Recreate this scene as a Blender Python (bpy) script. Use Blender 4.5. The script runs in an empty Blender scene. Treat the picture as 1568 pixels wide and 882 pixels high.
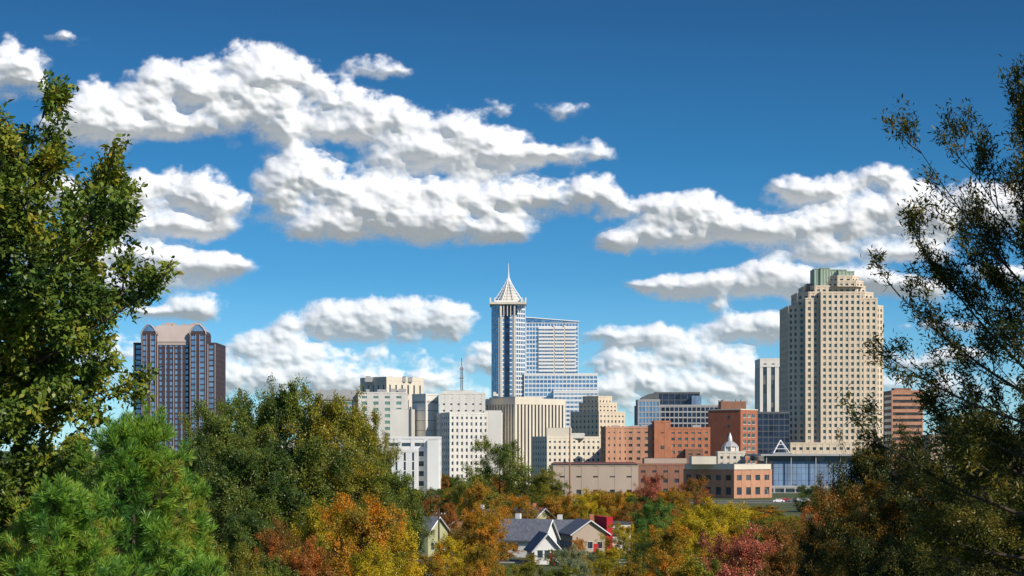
import bpy, math, random, numpy as np, bmesh
from mathutils import Vector
import time
T0=time.time()
F=2927.0; HY=690.0; CX=784.0; CZ=20.0
scene=bpy.context.scene
scene.view_settings.view_transform='Standard'
try: scene.view_settings.look='None'
except Exception: pass
scene.view_settings.exposure=0
COL=scene.collection
def link(o): COL.objects.link(o); return o
cam=bpy.data.cameras.new('camera'); co=link(bpy.data.objects.new('camera',cam))
co.location=(0,0,CZ); co.rotation_euler=(math.radians(90),0,0)
cam.lens=36*F/1568; cam.shift_y=249/1568; cam.clip_start=0.5; cam.clip_end=150000
scene.camera=co
S=Vector((.70,-.68,.66)).normalized()
sun=bpy.data.lights.new('sun','SUN'); sun.energy=5.0; sun.angle=math.radians(.5); sun.color=(1,.91,.78)
so=link(bpy.data.objects.new('sun',sun)); so.rotation_euler=S.to_track_quat('Z','Y').to_euler(); so.location=(60,-60,120)
w=bpy.data.worlds.new('World'); scene.world=w; w.use_nodes=True
nt=w.node_tree; nt.nodes.clear(); N=nt.nodes.new; L=nt.links.new
out=N('ShaderNodeOutputWorld'); bg=N('ShaderNodeBackground')
sky=N('ShaderNodeTexSky'); sky.sky_type='NISHITA'; sky.sun_disc=False
sky.sun_elevation=math.asin(S.z); sky.sun_rotation=math.atan2(S.x,S.y)
sky.air_density=1.0; sky.dust_density=.2; sky.ozone_density=2.0; sky.altitude=100
tc=N('ShaderNodeTexCoord'); sp=N('ShaderNodeSeparateXYZ'); L(tc.outputs['Generated'],sp.inputs[0])
rp=N('ShaderNodeValToRGB'); L(sp.outputs[2],rp.inputs[0]); cr=rp.color_ramp
cr.elements[0].position=0; cr.elements[0].color=(.30,.53,.80,1)
cr.elements[1].position=1; cr.elements[1].color=(.8,.85,.95,1)
for p,c in ((.04,(.19,.40,.65,1)),(.09,(.098,.285,.48,1)),(.15,(.064,.225,.375,1)),(.23,(.054,.165,.275,1)),(.45,(.45,.52,.6,1))):
    e=cr.elements.new(p); e.color=c
mx=N('ShaderNodeMix'); mx.data_type='RGBA'; mx.blend_type='MULTIPLY'; mx.inputs[0].default_value=1
L(sky.outputs[0],mx.inputs[6]); L(rp.outputs[0],mx.inputs[7]); 
sc=N('ShaderNodeVectorMath'); sc.operation='SCALE'; sc.inputs['Scale'].default_value=2.0; L(mx.outputs[2],sc.inputs[0]); L(sc.outputs[0],bg.inputs[0])
bg.inputs[1].default_value=.1; L(bg.outputs[0],out.inputs[0])

def mesh_np(name,V,Fc,attr=None,smooth=False):
    me=bpy.data.meshes.new(name); n=Fc.shape[1]
    me.vertices.add(len(V)); me.vertices.foreach_set('co',V.astype(np.float32).ravel())
    me.loops.add(Fc.size); me.loops.foreach_set('vertex_index',Fc.astype(np.int32).ravel())
    me.polygons.add(len(Fc)); me.polygons.foreach_set('loop_start',np.arange(0,Fc.size,n,dtype=np.int32))
    if smooth: me.polygons.foreach_set('use_smooth',np.ones(len(Fc),dtype=bool))
    me.update(calc_edges=True)
    if attr is not None:
        for k,(dom,a) in attr.items():
            at=me.attributes.new(k,'FLOAT',dom); at.data.foreach_set('value',a.astype(np.float32))
    return me
# ---------------------------------------------------------------- clouds
def vnoise(x,y,seed):
    rg=np.random.default_rng(seed); T=rg.random((256,256))
    xi=np.floor(x).astype(int); yi=np.floor(y).astype(int); fx=x-xi; fy=y-yi
    fx=fx*fx*fx*(fx*(fx*6-15)+10); fy=fy*fy*fy*(fy*(fy*6-15)+10)
    a=T[yi&255,xi&255]; b=T[yi&255,(xi+1)&255]; c=T[(yi+1)&255,xi&255]; d=T[(yi+1)&255,(xi+1)&255]
    return (a*(1-fx)+b*fx)*(1-fy)+(c*(1-fx)+d*fx)*fy
def fbm(x,y,o,seed,g=.5):
    s=0;a=1;t=0
    for i in range(o): s=s+a*vnoise(x*2**i+i*17.3,y*2**i+i*9.1,seed+i); t+=a; a*=g
    return s/t
def worley(x,y,seed):
    rg=np.random.default_rng(seed); A=rg.random((128,128)); B=rg.random((128,128))
    xi=np.floor(x).astype(int); yi=np.floor(y).astype(int); acc=0
    for i in (-1,0,1):
        for j in (-1,0,1):
            cx=xi+i; cy=yi+j
            d=(cx+A[cy&127,cx&127]-x)**2+(cy+B[cy&127,cx&127]-y)**2
            acc=acc+np.exp(-11*d)
    return np.clip(1+np.log(acc+1e-6)/11,0,1)      # smooth rounded puffs
def blur(a,r):
    k=np.exp(-np.linspace(-2,2,2*r+1)**2); k/=k.sum()
    p=np.pad(a,((r,r),(0,0)),'edge'); a=sum(k[i]*p[i:i+a.shape[0]] for i in range(2*r+1))
    p=np.pad(a,((0,0),(r,r)),'edge'); return sum(k[i]*p[:,i:i+a.shape[1]] for i in range(2*r+1))
blobs=[
(130,175,62,55),(180,192,55,42),(235,145,60,52),(300,140,65,52),(385,122,75,56),(440,150,65,55),(350,180,95,42),(500,158,62,48),(560,180,65,42),(605,190,60,35),(450,195,80,36),(250,190,60,30),(560,205,60,25),(95,200,50,30),
(700,205,60,46),(650,232,70,42),(760,235,75,40),(600,245,70,30),(720,250,110,28),(820,238,50,18),
(455,272,66,55),(430,305,55,36),(520,300,80,45),(600,312,100,46),(700,312,100,44),(790,308,70,42),(560,345,140,34),(660,350,130,34),(855,315,60,30),(905,297,55,40),(750,352,75,20),(930,315,45,24),(500,350,80,22),
(200,310,68,50),(290,300,58,46),(340,322,52,38),(220,348,85,24),(300,352,70,22),(140,330,60,36),(70,300,70,40),
(150,400,68,44),(240,402,68,42),(310,418,68,30),(365,412,38,14,.8),(200,438,90,20),(80,410,70,36),
(300,476,50,28),(230,482,45,18),(10,112,65,52),(55,138,35,26),(-50,120,70,50),
(1000,335,62,40),(1070,335,62,40),(950,368,50,20),(1030,368,80,24),(1100,350,40,30),
(1170,352,55,34),(1230,360,80,44),(1310,348,80,50),(1380,330,68,52),(1430,342,58,50),(1500,320,68,45),(1280,388,100,20),(1400,388,75,20),(1580,330,80,45),
(1230,292,56,30,.9),(1290,288,58,26,.8),(1350,275,50,26,.85),
(1040,442,75,22),(1110,442,65,28),(1180,430,70,36),(1250,440,70,32),(1330,430,70,32),(1400,442,60,24),(990,436,40,10,.8),
(1130,508,70,28),(1190,505,60,30),(940,515,50,20),(1000,515,55,22),
(950,560,60,28),(1040,550,70,32),(1110,560,60,28),(930,595,70,22),(1010,590,70,24),(1110,592,90,26),(1190,588,60,24),
(500,490,48,34),(570,485,60,34),(640,488,60,38),(690,490,42,32),(600,508,130,20),
(440,510,36,32),(400,540,70,32),(450,545,70,22),(520,500,50,24),
(400,580,90,28),(470,578,100,26),(560,585,90,24),(640,590,100,24),(350,585,80,26),(780,560,70,18,.8),
(110,65,42,15,.58),(90,60,25,10,.58),(575,106,50,20,.58),(600,118,36,14,.56),(755,165,40,18,.56),(865,172,36,16,.57),(895,233,48,24,.6),(870,242,34,14,.58),(1105,470,26,12,.75),
(1400,552,55,18,.8),(1470,545,60,20,.85),(740,540,34,14,.8),(1440,500,60,14,.7),(1530,420,60,20),(1620,470,80,30),(-80,300,90,50),(-90,420,90,40),(1700,380,100,50),
(600,560,260,34,.5),(430,620,260,40,.5),(1050,620,260,36,.58),(1050,530,150,26,.5),(1400,600,200,36,.5),(180,560,120,50,.5),(700,620,160,30,.55),
]
x0,x1,y0,y1=-260,1830,20,680; st=1.3
gx=np.arange(x0,x1,st); gy=np.arange(y0,y1,st); X,Y=np.meshgrid(gx,gy)
far=np.clip((Y-330)/200,0,1); near=1-far; amp=near*1+far*.55
wx=(near*(fbm(X/45,Y/40,4,5)-.5)*40+far*(fbm(X/26,Y/22,4,8)-.5)*24); wy=(near*(fbm(X/45,Y/40,4,25)-.5)*30+far*(fbm(X/26,Y/22,4,28)-.5)*16)
Xw=X+wx; Yw=Y+wy
inv=np.ones_like(X); hnum=np.zeros_like(X); hden=np.zeros_like(X)+1e-6
for bl in blobs:
    bx,by,rx,ry=bl[:4]; sg=bl[4] if len(bl)>4 else 1
    dy=(Yw-by); dyn=np.where(dy>0,dy/(ry*.95),dy/ry)
    m=1-((Xw-bx)/rx)**2-dyn**2
    inv*=1-sg*np.clip((m+.6)/1.6,0,.97)**1.6
    wgt=np.clip(m+.5,0,1)**1.5*sg; hnum+=wgt*(-dy/ry); hden+=wgt
M=1-inv; Hh=hnum/hden; top=np.clip(Hh*.65+.5,0,1); topb=blur(top,18)
def puff(k,wf=.5):
    return worley((X+wx*wf)/k,(Y+wy*wf)/(k*.88),int(k))
b1=near*puff(42)+far*puff(23); b2=near*puff(20)+far*puff(12); b3=near*puff(10)+far*puff(6.5); b4=near*puff(5.5)+far*puff(4)
fb=near*fbm(X/60,Y/34,6,40,.55)+far*fbm(X/38,Y/20,6,60,.55)
fine=fbm(X/13,Y/10,5,80,.62)
bil=.44*b1+.28*b2+.18*b3+.10*b4
den=M*1.12+(bil-.6)*.95*(.35+.65*top)+(fb-.5)*(.85+.6*(1-top))+(fine-.5)*.45-.34
wd=.50+.65*(1-topb)
al=np.clip((den+.06)/wd,0,1); al=al*al*(3-2*al)
veil=np.clip((den+.26)/.55,0,1)**1.5*np.clip((fb-.34)*3,0,1)*.5*np.clip((M-.22)*4,0,1)
al=np.maximum(al,veil)*np.clip((M-.06)*8,0,1)
al=blur(al,1)*(1-.12*far)  # low clouds thinned in opacity to stand in for distance haze
al*=np.clip((Y-y0)/20,0,1)
Ms=blur(np.clip(M-.1,0,1),12)
thick=amp*(84*Ms**.85*(.56+.44*topb)+17*blur(b1,6)*Ms**.4*(.5+.5*topb)+6*blur(b2,3)*(.3+.7*topb)+1.6*b3*(.2+.8*topb)+30*(blur(fb,4)-.5)+.5*(fine-.5))
thick=blur(thick,2)
keep=al>.003
Dc=14000.0; s=Dc/F
dist=Dc-thick*s
V=np.stack([(X-CX)/F*dist,dist,CZ+(HY-Y)/F*dist],-1).reshape(-1,3)
ny,nx=X.shape; idx=np.arange(nx*ny).reshape(ny,nx)
q=np.stack([idx[1:,:-1],idx[1:,1:],idx[:-1,1:],idx[:-1,:-1]],-1).reshape(-1,4)
kf=(keep[1:,:-1]|keep[1:,1:]|keep[:-1,1:]|keep[:-1,:-1]).reshape(-1); q=q[kf]
us=np.unique(q); remap=np.zeros(nx*ny,int); remap[us]=np.arange(len(us)); 
me=mesh_np('clouds',V[us],remap[q],{'alpha':('POINT',al.reshape(-1)[us])},smooth=True)
m=bpy.data.materials.new('cloud'); m.use_nodes=True; t=m.node_tree; t.nodes.clear(); N=t.nodes.new; L=t.links.new
o=N('ShaderNodeOutputMaterial'); mix=N('ShaderNodeMixShader'); tr=N('ShaderNodeBsdfTransparent')
d=N('ShaderNodeBsdfDiffuse'); d.inputs[0].default_value=(.57,.57,.57,1)
e=N('ShaderNodeEmission'); e.inputs[0].default_value=(.88,.91,1,1); e.inputs[1].default_value=.28  # even glow added to the cloud surface to lift its shaded parts
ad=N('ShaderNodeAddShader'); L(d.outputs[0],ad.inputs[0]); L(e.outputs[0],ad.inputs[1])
at=N('ShaderNodeAttribute'); at.attribute_name='alpha'
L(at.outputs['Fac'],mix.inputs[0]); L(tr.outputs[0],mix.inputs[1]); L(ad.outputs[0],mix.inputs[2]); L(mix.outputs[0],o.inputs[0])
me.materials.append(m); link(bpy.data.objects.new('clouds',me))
print('clouds',len(us),time.time()-T0)

# ---------------------------------------------------------------- materials
def mat(name,col,rough=.85,var=.15,scale=.15,col2=None,metal=0,bump=0,spec=.3):
    m=bpy.data.materials.new(name); m.use_nodes=True; t=m.node_tree; b=t.nodes['Principled BSDF']
    b.inputs['Roughness'].default_value=rough; b.inputs['Metallic'].default_value=metal; b.inputs['Specular IOR Level'].default_value=spec
    tc=t.nodes.new('ShaderNodeTexCoord'); n=t.nodes.new('ShaderNodeTexNoise'); n.inputs['Scale'].default_value=scale; n.inputs['Detail'].default_value=6
    mp=t.nodes.new('ShaderNodeMapping'); mp.inputs['Scale'].default_value=(1,1,.35)
    t.links.new(tc.outputs['Object'],mp.inputs[0]); t.links.new(mp.outputs[0],n.inputs['Vector'])
    r=t.nodes.new('ShaderNodeValToRGB'); r.color_ramp.elements[0].position=.3; r.color_ramp.elements[1].position=.7
    c2=col2 or tuple(c*(1-var*2) for c in col)
    r.color_ramp.elements[0].color=(*c2,1); r.color_ramp.elements[1].color=(*col,1)
    t.links.new(n.outputs[0],r.inputs[0]); t.links.new(r.outputs[0],b.inputs['Base Color'])
    return m
def glassmat(name,c1,c2,cell=(3,3,3.6),rough=.12,metal=.5,blind=None):
    m=bpy.data.materials.new(name); m.use_nodes=True; t=m.node_tree; b=t.nodes['Principled BSDF']
    b.inputs['Roughness'].default_value=rough; b.inputs['Metallic'].default_value=metal
    tc=t.nodes.new('ShaderNodeTexCoord'); sn=t.nodes.new('ShaderNodeVectorMath'); sn.operation='SNAP'; sn.inputs[1].default_value=cell
    wn=t.nodes.new('ShaderNodeTexWhiteNoise'); t.links.new(tc.outputs['Object'],sn.inputs[0]); t.links.new(sn.outputs[0],wn.inputs[0])
    r=t.nodes.new('ShaderNodeValToRGB'); r.color_ramp.elements[0].color=(*c1,1); r.color_ramp.elements[1].color=(*c2,1); r.color_ramp.elements[1].position=.8
    if blind: e=r.color_ramp.elements.new(.93); e.color=(*blind,1)
    t.links.new(wn.outputs[0],r.inputs[0]); t.links.new(r.outputs[0],b.inputs['Base Color']); return m
MT=dict(
 beige=mat('beige_concrete',(.69,.57,.43),var=.08), beige2=mat('beige_light',(.68,.57,.43),var=.08),
 cream=mat('cream_stone',(.70,.63,.51),var=.08), white=mat('white_concrete',(.72,.69,.63),var=.09), grey=mat('grey_panel',(.40,.40,.40),var=.08),
 dgrey=mat('dark_grey',(.13,.14,.15),var=.1), brown=mat('brown_granite',(.072,.052,.060),var=.1,rough=.6), pink=mat('pink_stone',(.46,.38,.34),var=.06),
 brick=mat('brick_red',(.42,.15,.085),var=.12,scale=.6), brick2=mat('brick_orange',(.50,.20,.11),var=.12,scale=.6), brick3=mat('brick_brown',(.30,.15,.10),var=.1,scale=.6),
 salmon=mat('salmon_brick',(.52,.27,.17),var=.1,scale=.5), black=mat('black_metal',(.02,.022,.03),var=.1,rough=.4),
 roof=mat('roof_membrane',(.30,.29,.28),var=.15), roofd=mat('roof_dark',(.07,.07,.075),var=.15), roofr=mat('roof_red',(.16,.05,.04),var=.15), shingle=mat('shingle_grey',(.15,.16,.19),var=.2,scale=2),
 wpaint=mat('white_paint',(.72,.72,.70),var=.06), sage=mat('sage_siding',(.42,.42,.24),var=.05), redpaint=mat('red_paint',(.45,.02,.03),var=.05), tan=mat('tan_siding',(.45,.36,.28),var=.06),
 steel=mat('white_steel',(.75,.75,.74),var=.03,rough=.5), greenglass=mat('green_copper_glass',(.42,.50,.38),var=.08,rough=.35,metal=.2), bluepanel=mat('blue_panel',(.22,.33,.50),var=.22,scale=.25,rough=.4,metal=.1),
 wood=mat('creosote_wood',(.12,.08,.05)), bark=mat('bark',(.11,.085,.06),var=.3,scale=3), tyre=mat('tyre_rubber',(.02,.02,.02)), carw=mat('white_car_paint',(.75,.75,.76),var=.01,rough=.25,spec=.5), carr=mat('red_car_paint',(.35,.02,.02),var=.01,rough=.25,spec=.5), carg=mat('grey_car_paint',(.12,.13,.15),var=.01,rough=.25,spec=.5),
 g_dark=glassmat('dark_window',(.02,.03,.04),(.05,.08,.11),metal=.1,blind=(.16,.15,.13)), g_teal=glassmat('teal_window',(.03,.06,.07),(.08,.15,.16),metal=.1,blind=(.3,.28,.22)),
 g_blue=glassmat('blue_glass',(.13,.22,.36),(.24,.38,.56),metal=.5), g_bb=glassmat('blue_curtain_glass',(.12,.23,.37),(.27,.42,.58),metal=.65,rough=.15),
 g_black=glassmat('black_glass',(.01,.015,.03),(.03,.045,.09),metal=.3), g_brown=glassmat('bronze_glass',(.03,.025,.025),(.09,.07,.07),metal=.3), g_green=glassmat('green_glass',(.10,.22,.17),(.2,.35,.28),metal=.3),
)
# ---------------------------------------------------------------- building kit
class Bld:
    def __init__(s,name,D,pxref,gz=0):
        s.name=name; s.D=D; s.s=D/F; s.px=pxref; s.gz=gz; s.parts={}
        s.e=link(bpy.data.objects.new(name,None)); s.e.location=((pxref-CX)*s.s,D,gz); s.e.empty_display_size=5
    def X(s,px): return (px-s.px)*s.s
    def Z(s,py): return CZ+(HY-py)*s.s-s.gz
    def prism(s,part,m,pts,z0,z1,pts2=None):
        V,Fs=s.parts.setdefault((part,m),([],[])); b=len(V); n=len(pts); p2=pts2 or pts
        V+= [(p[0],p[1],z0) for p in pts]+[(p[0],p[1],z1) for p in p2]
        for i in range(n): j=(i+1)%n; Fs.append((b+i,b+j,b+n+j,b+n+i))
        Fs.append(tuple(b+n+i for i in range(n))); Fs.append(tuple(b+i for i in reversed(range(n))))
    def box(s,part,m,x0,x1,y0,y1,z0,z1): s.prism(part,m,[(x0,y0),(x1,y0),(x1,y1),(x0,y1)],z0,z1)
    def obox(s,part,m,o,t,a0,a1,b0,b1,z0,z1):
        n=(t[1],-t[0]); P=lambda a,b:(o[0]+t[0]*a+n[0]*b,o[1]+t[1]*a+n[1]*b)
        s.prism(part,m,[P(a0,b1),P(a1,b1),P(a1,b0),P(a0,b0)],z0,z1)
    def cyl(s,part,m,x,y,r0,r1,z0,z1,n=10):
        c=[(math.cos(2*math.pi*i/n),math.sin(2*math.pi*i/n)) for i in range(n)]
        s.prism(part,m,[(x+a*r0,y+b*r0) for a,b in c],z0,z1,[(x+a*r1,y+b*r1) for a,b in c])
    def beam(s,part,m,p,q,r):
        p=Vector(p);q=Vector(q);d=(q-p).normalized(); u=d.cross(Vector((0,0,1)) if abs(d.z)<.95 else Vector((1,0,0))).normalized(); v=d.cross(u)
        V,Fs=s.parts.setdefault((part,m),([],[])); b=len(V)
        for c in (p,q):
            for i,j in ((1,0),(0,1),(-1,0),(0,-1)): V.append(tuple(c+u*r*i+v*r*j))
        for i in range(4): j=(i+1)%4; Fs.append((b+i,b+j,b+4+j,b+4+i))
    def poly(s,pts,z0,z1,bay=3.5,fl=3.6,ww=.6,wh=.5,wall='cream',glass='g_dark',proud=.35,sproud=None,parapet=1.0,sp=None,spw=None,roof='roof',faces=None):
        s.prism('windows',glass,pts,z0,z1)
        sproud=proud-.1 if sproud is None else sproud
        nf=max(1,round((z1-z0)/fl)); fp=(z1-z0)/nf; n=len(pts); bh=fp*(1-wh); spw=spw or wall
        for i in range(n):
            a=pts[i]; b=pts[(i+1)%n]; dx=b[0]-a[0]; dy=b[1]-a[1]; Ln=math.hypot(dx,dy)
            if Ln<.5: continue
            t=(dx/Ln,dy/Ln)
            if -t[0]>.5:   # back faces: plain wall
                s.obox('walls',wall,a,t,-.2,Ln+.2,-.1,proud,z0,z1); continue
            k=max(1,round(Ln/bay)); p=Ln/k; pw=p*(1-ww)
            if ww<1:
                for j in range(k+1):
                    a0=j*p-pw/2; a1=j*p+pw/2
                    if j==0: a0=-proud+.02
                    if j==k: a1=Ln+proud-.02
                    s.obox('piers',wall,a,t,a0,a1,-.1,proud,z0,z1)
            if wh<1:
                for j in range(nf+1):
                    c=z0+j*fp; h0=max(z0,c-bh/2); h1=min(z1,c+bh/2)
                    if j==nf: h0=z1-bh*.8
                    s.obox('spandrels',spw,a,t,-sproud+.01,Ln+sproud-.01,-.1,sproud,h0,h1)
            if parapet: s.obox('parapet',wall,a,t,-proud-.05,Ln+proud+.05,-.5,proud+.08,z1+.003,z1+parapet)
        s.prism('roof',roof,pts,z1+.001,z1+.15)
    def rect(s,pxl,pxr,py,pyb=None,y0=0,depth=25,split=None,th=0,**k):
        """pxl..pxr visible extent; optional near corner at split with the plan turned by th degrees"""
        z1=s.Z(py); z0=0 if pyb is None else s.Z(pyb)
        if split is None: pts=[(s.X(pxl),y0),(s.X(pxr),y0),(s.X(pxr),y0+depth),(s.X(pxl),y0+depth)]
        else:
            c,si=math.cos(math.radians(th)),math.sin(math.radians(th)); w=(s.X(pxr)-s.X(split))/c; d=(s.X(split)-s.X(pxl))/si
            C=(s.X(split),y0); R=(c*w,si*w); Lf=(-si*d,c*d)
            pts=[C,(C[0]+R[0],C[1]+R[1]),(C[0]+R[0]+Lf[0],C[1]+R[1]+Lf[1]),(C[0]+Lf[0],C[1]+Lf[1])]
        if k.pop('plain',False):
            wl=k.get('wall','cream'); s.prism('walls',wl,pts,z0,z1); s.prism('roof',k.get('roof','roof'),pts,z1+.002,z1+.12)
        else: s.poly(pts,z0,z1,**k)
        return pts
    def mech(s,pxl,pxr,py,y,n,seed,h=3,m='grey'):
        r=random.Random(seed)
        for i in range(n):
            x=r.uniform(s.X(pxl),s.X(pxr)); ww=r.uniform(1.5,5); hh=r.uniform(.3,1)*h; d=r.uniform(2,5); yy=y+r.uniform(0,8); z=s.Z(py)
            s.box('rooftop_units',m,x-ww/2,x+ww/2,yy,yy+d,z-.5,z+hh)
    def done(s):
        for (part,m),(V,Fs) in s.parts.items():
            me=bpy.data.meshes.new(part); me.from_pydata(V,[],Fs); me.materials.append(MT[m]); o=link(bpy.data.objects.new(part,me)); o.parent=s.e
# 1 brown tower
b=Bld('brown_granite_office_tower',1350,265)
b.rect(203,328,526,y0=6,depth=44,bay=5.6,fl=3.9,ww=.62,wh=.74,wall='brown',glass='g_blue',spw='brown',proud=.5,sproud=.3)
for a,c in ((217,239),(291,315)):
    b.rect(a,c,512,y0=0,depth=20,bay=5,fl=3.9,ww=.68,wh=.76,wall='brown',glass='g_blue',spw='brown',parapet=0,proud=.5,sproud=.3)
    xm=b.X((a+c)/2); hw=(b.X(c)-b.X(a))/2+.4; zt=b.Z(512)
    for k,(f0,f1) in enumerate(((1,.86),(.86,.6),(.6,.2))):
        z=zt+k*2.3; b.prism('arched_gable','brown' if k==0 else 'g_blue',[(xm-hw*f0,-.4),(xm+hw*f0,-.4),(xm+hw*f0,22),(xm-hw*f0,22)],z,z+2.3,[(xm-hw*f1,-.4),(xm+hw*f1,-.4),(xm+hw*f1,22),(xm-hw*f1,22)])
        for sg in (-1,1): b.beam('gable_trim','pink',(xm+sg*hw*f0,-.7,z),(xm+sg*hw*f1,-.7,z+2.3),.45)
    for q_ in (a+.5,c-.5,(a+c)/2-3,(a+c)/2+3): b.box('pale_fins','pink',b.X(q_)-.16,b.X(q_)+.16,-.9,-.5,0,zt)
b.rect(241,289,524,y0=3,depth=20,bay=3.6,fl=3.9,ww=.5,wh=.68,wall='brown',glass='g_blue',parapet=1.2)
for q_ in (252.5,265,277.5): b.box('pale_fins','pink',b.X(q_)-.2,b.X(q_)+.2,2.2,2.6,0,b.Z(530))
for q_ in (204,216,240.5,290,316.5,327.5): b.box('pale_fins','pink',b.X(q_)-.22,b.X(q_)+.22,5.0,5.6,0,b.Z(526)) if q_ not in(240.5,290) else b.box('pale_fins','pink',b.X(q_)-.25,b.X(q_)+.25,2.0,2.6,0,b.Z(524))
b.prism('roof_skirt','pink',[(b.X(222),2),(b.X(309),2),(b.X(309),44),(b.X(222),44)],b.Z(523),b.Z(497),[(b.X(238),8),(b.X(300),8),(b.X(300),38),(b.X(238),38)])
b.prism('colonnade','pink',[(b.X(240),2.4),(b.X(290),2.4),(b.X(290),6),(b.X(240),6)],b.Z(528),b.Z(523))
b.mech(240,298,498,14,8,2,4,'pink'); b.done()
# 2 spired tower
b=Bld('glass_skyscraper',1600,780)
T_=b.Z(466)
pts=[(b.X(753),8),(b.X(764),0),(b.X(790),0),(b.X(804),8),(b.X(804),32),(b.X(753),32)]
b.poly(pts,0,T_,bay=2.6,fl=3.7,ww=.82,wh=.72,wall='steel',glass='g_bb',spw='steel',proud=.25,parapet=0)
for a,c in ((766,768.5),(786.5,789)): b.box('stone_pilasters','cream',b.X(a),b.X(c),-1.2,.2,0,T_+1)
b.box('dark_recess','g_black',b.X(772.5),b.X(780.5),-.6,.1,0,T_)
b.box('dark_cornice_windows','g_black',b.X(764),b.X(792),-.8,.0,b.Z(482),b.Z(468))
for q_ in (766,771.5,777,782,788): b.box('cornice_columns','cream',b.X(q_)-.35,b.X(q_)+.35,-1.5,-.8,b.Z(484),b.Z(466))
cx,cy=b.X(778.5),16
b.prism('crown_ledge','cream',[(b.X(750),-3),(b.X(806),-3),(b.X(806),35),(b.X(750),35)],b.Z(466),b.Z(462.5))
b.prism('crown_ledge_upper','steel',[(b.X(755),0),(b.X(801),0),(b.X(801),32),(b.X(755),32)],b.Z(462.5),b.Z(460))
for cxn in (751,758,799,805): b.prism('corner_finial','steel',[(b.X(cxn)-.6,-2.6),(b.X(cxn)+.6,-2.6),(b.X(cxn)+.6,-1.4),(b.X(cxn)-.6,-1.4)],b.Z(462.4),b.Z(456))
def crw(f): return (11.5*(1-f)**1.25+.9)
zb=b.Z(460); zt=b.Z(424); prev=None
for i in range(9):
    f=i/8; r=crw(f); z=zb+(zt-zb)*f
    ring=[(cx+math.cos(a)*r*1.1,cy+math.sin(a)*r*1.1,z) for a in [math.pi/8+k*math.pi/4 for k in range(8)]]
    for k in range(8):
        b.beam('spire_ribs','steel',ring[k],ring[(k+1)%8],.22)
        if prev: b.beam('spire_ribs','steel',prev[k],ring[k],.42); b.beam('spire_ribs','steel',[(prev[k][j]+prev[(k+1)%8][j])/2 for j in range(3)],[(ring[k][j]+ring[(k+1)%8][j])/2 for j in range(3)],.22)
    if prev: b.prism('spire_glazing','cream',[(cx+(p[0]-cx)*.8,cy+(p[1]-cy)*.8) for p in prev],prev[0][2],z,[(cx+(p[0]-cx)*.8,cy+(p[1]-cy)*.8) for p in ring])
    prev=ring
b.cyl('needle','steel',cx,cy,1.1,.5,zt,b.Z(415)); b.cyl('needle','steel',cx,cy,.5,.16,b.Z(415),b.Z(400))
b.rect(806,886,492,y0=14,depth=26,bay=2.6,fl=3.7,ww=.84,wh=.74,wall='steel',glass='g_bb',proud=.22,parapet=1.2,roof='roof')
V=[(b.X(805),13.6,b.Z(492)),(b.X(887),13.6,b.Z(492)),(b.X(887),13.6,b.Z(491)),(b.X(805),13.6,b.Z(484.5)),(b.X(805),15,b.Z(492)),(b.X(887),15,b.Z(492)),(b.X(887),15,b.Z(491)),(b.X(805),15,b.Z(484.5))]
Q=b.parts.setdefault(('roof_screen','g_bb'),([],[])); kk=len(Q[0]); Q[0].extend(V); Q[1].extend([tuple(kk+i for i in f) for f in ((0,1,2,3),(7,6,5,4),(3,2,6,7),(0,3,7,4),(1,5,6,2))])
b.beam('roof_screen_edge','steel',(b.X(804),13.3,b.Z(484.3)),(b.X(888),13.3,b.Z(490.8)),.5)
fl=(b.Z(497)-b.Z(568))/13
for i in range(13):
    z=b.Z(568)+i*fl
    for (xa,xb) in ((825,848),(850,864),(866,883)): b.box('balconies','steel',b.X(xa),b.X(xb),12.2,13.7,z,z+1.7)
b.box('balcony_wall','cream',b.X(848),b.X(850),12.6,13.8,b.Z(570),b.Z(496)); b.box('balcony_wall','cream',b.X(864),b.X(866),12.6,13.8,b.Z(570),b.Z(496))
b.rect(803,915,574,y0=4,depth=46,bay=3.2,fl=3.7,ww=.84,wh=.7,wall='steel',glass='g_bb',proud=.3,parapet=1.5)
b.rect(848,915,600,y0=-6,depth=10,bay=3.2,fl=3.7,ww=.84,wh=.5,wall='steel',glass='g_bb',proud=.3,parapet=1.5)
b.done()
# 3 beige tower
b=Bld('beige_concrete_skyscraper',1150,1286)
def octo(pl,pr,y0,d,ch):
    a=b.X(pl);c=b.X(pr); return [(a,y0+ch),(a+ch,y0),(c-ch,y0),(c,y0+ch),(c,y0+d-ch),(c-ch,y0+d),(a+ch,y0+d),(a,y0+d-ch)]
kw=dict(fl=3.75,ww=.50,wh=.56,wall='beige',glass='g_teal',proud=.6,sproud=.45)
b.poly(octo(1213,1357,8,46,5),0,b.Z(468),bay=3.6,**kw)
b.poly([(b.X(1236),3.5),(b.X(1344),3.5),(b.X(1344),20),(b.X(1236),20)],0,b.Z(458),bay=3.5,**kw)
b.poly([(b.X(1258),0),(b.X(1318),0),(b.X(1318),18),(b.X(1258),18)],0,b.Z(449),bay=3.4,**kw)
b.poly(octo(1228,1343,10,36,6),b.Z(468),b.Z(447),bay=3.6,**kw)
b.poly(octo(1238,1332,12,30,6),b.Z(447),b.Z(437),bay=3.6,**kw)
b.poly(octo(1274,1326,8,26,5),b.Z(437),b.Z(430),bay=3.4,**kw)
b.box('dark_elevator_box','black',b.X(1241),b.X(1250),14,24,b.Z(447),b.Z(431))
for i,(a,c,t0,y) in enumerate(((1253,1262,409,14),(1262,1276,408,13),(1276,1290,410,16),(1290,1302,411,13),(1302,1314,413,14))):
    b.rect(a+.3,c-.3,t0,445,y0=y,depth=16,bay=2,fl=30,ww=.75,wh=1,wall='greenglass',glass='greenglass',parapet=.6,proud=.3)
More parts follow.
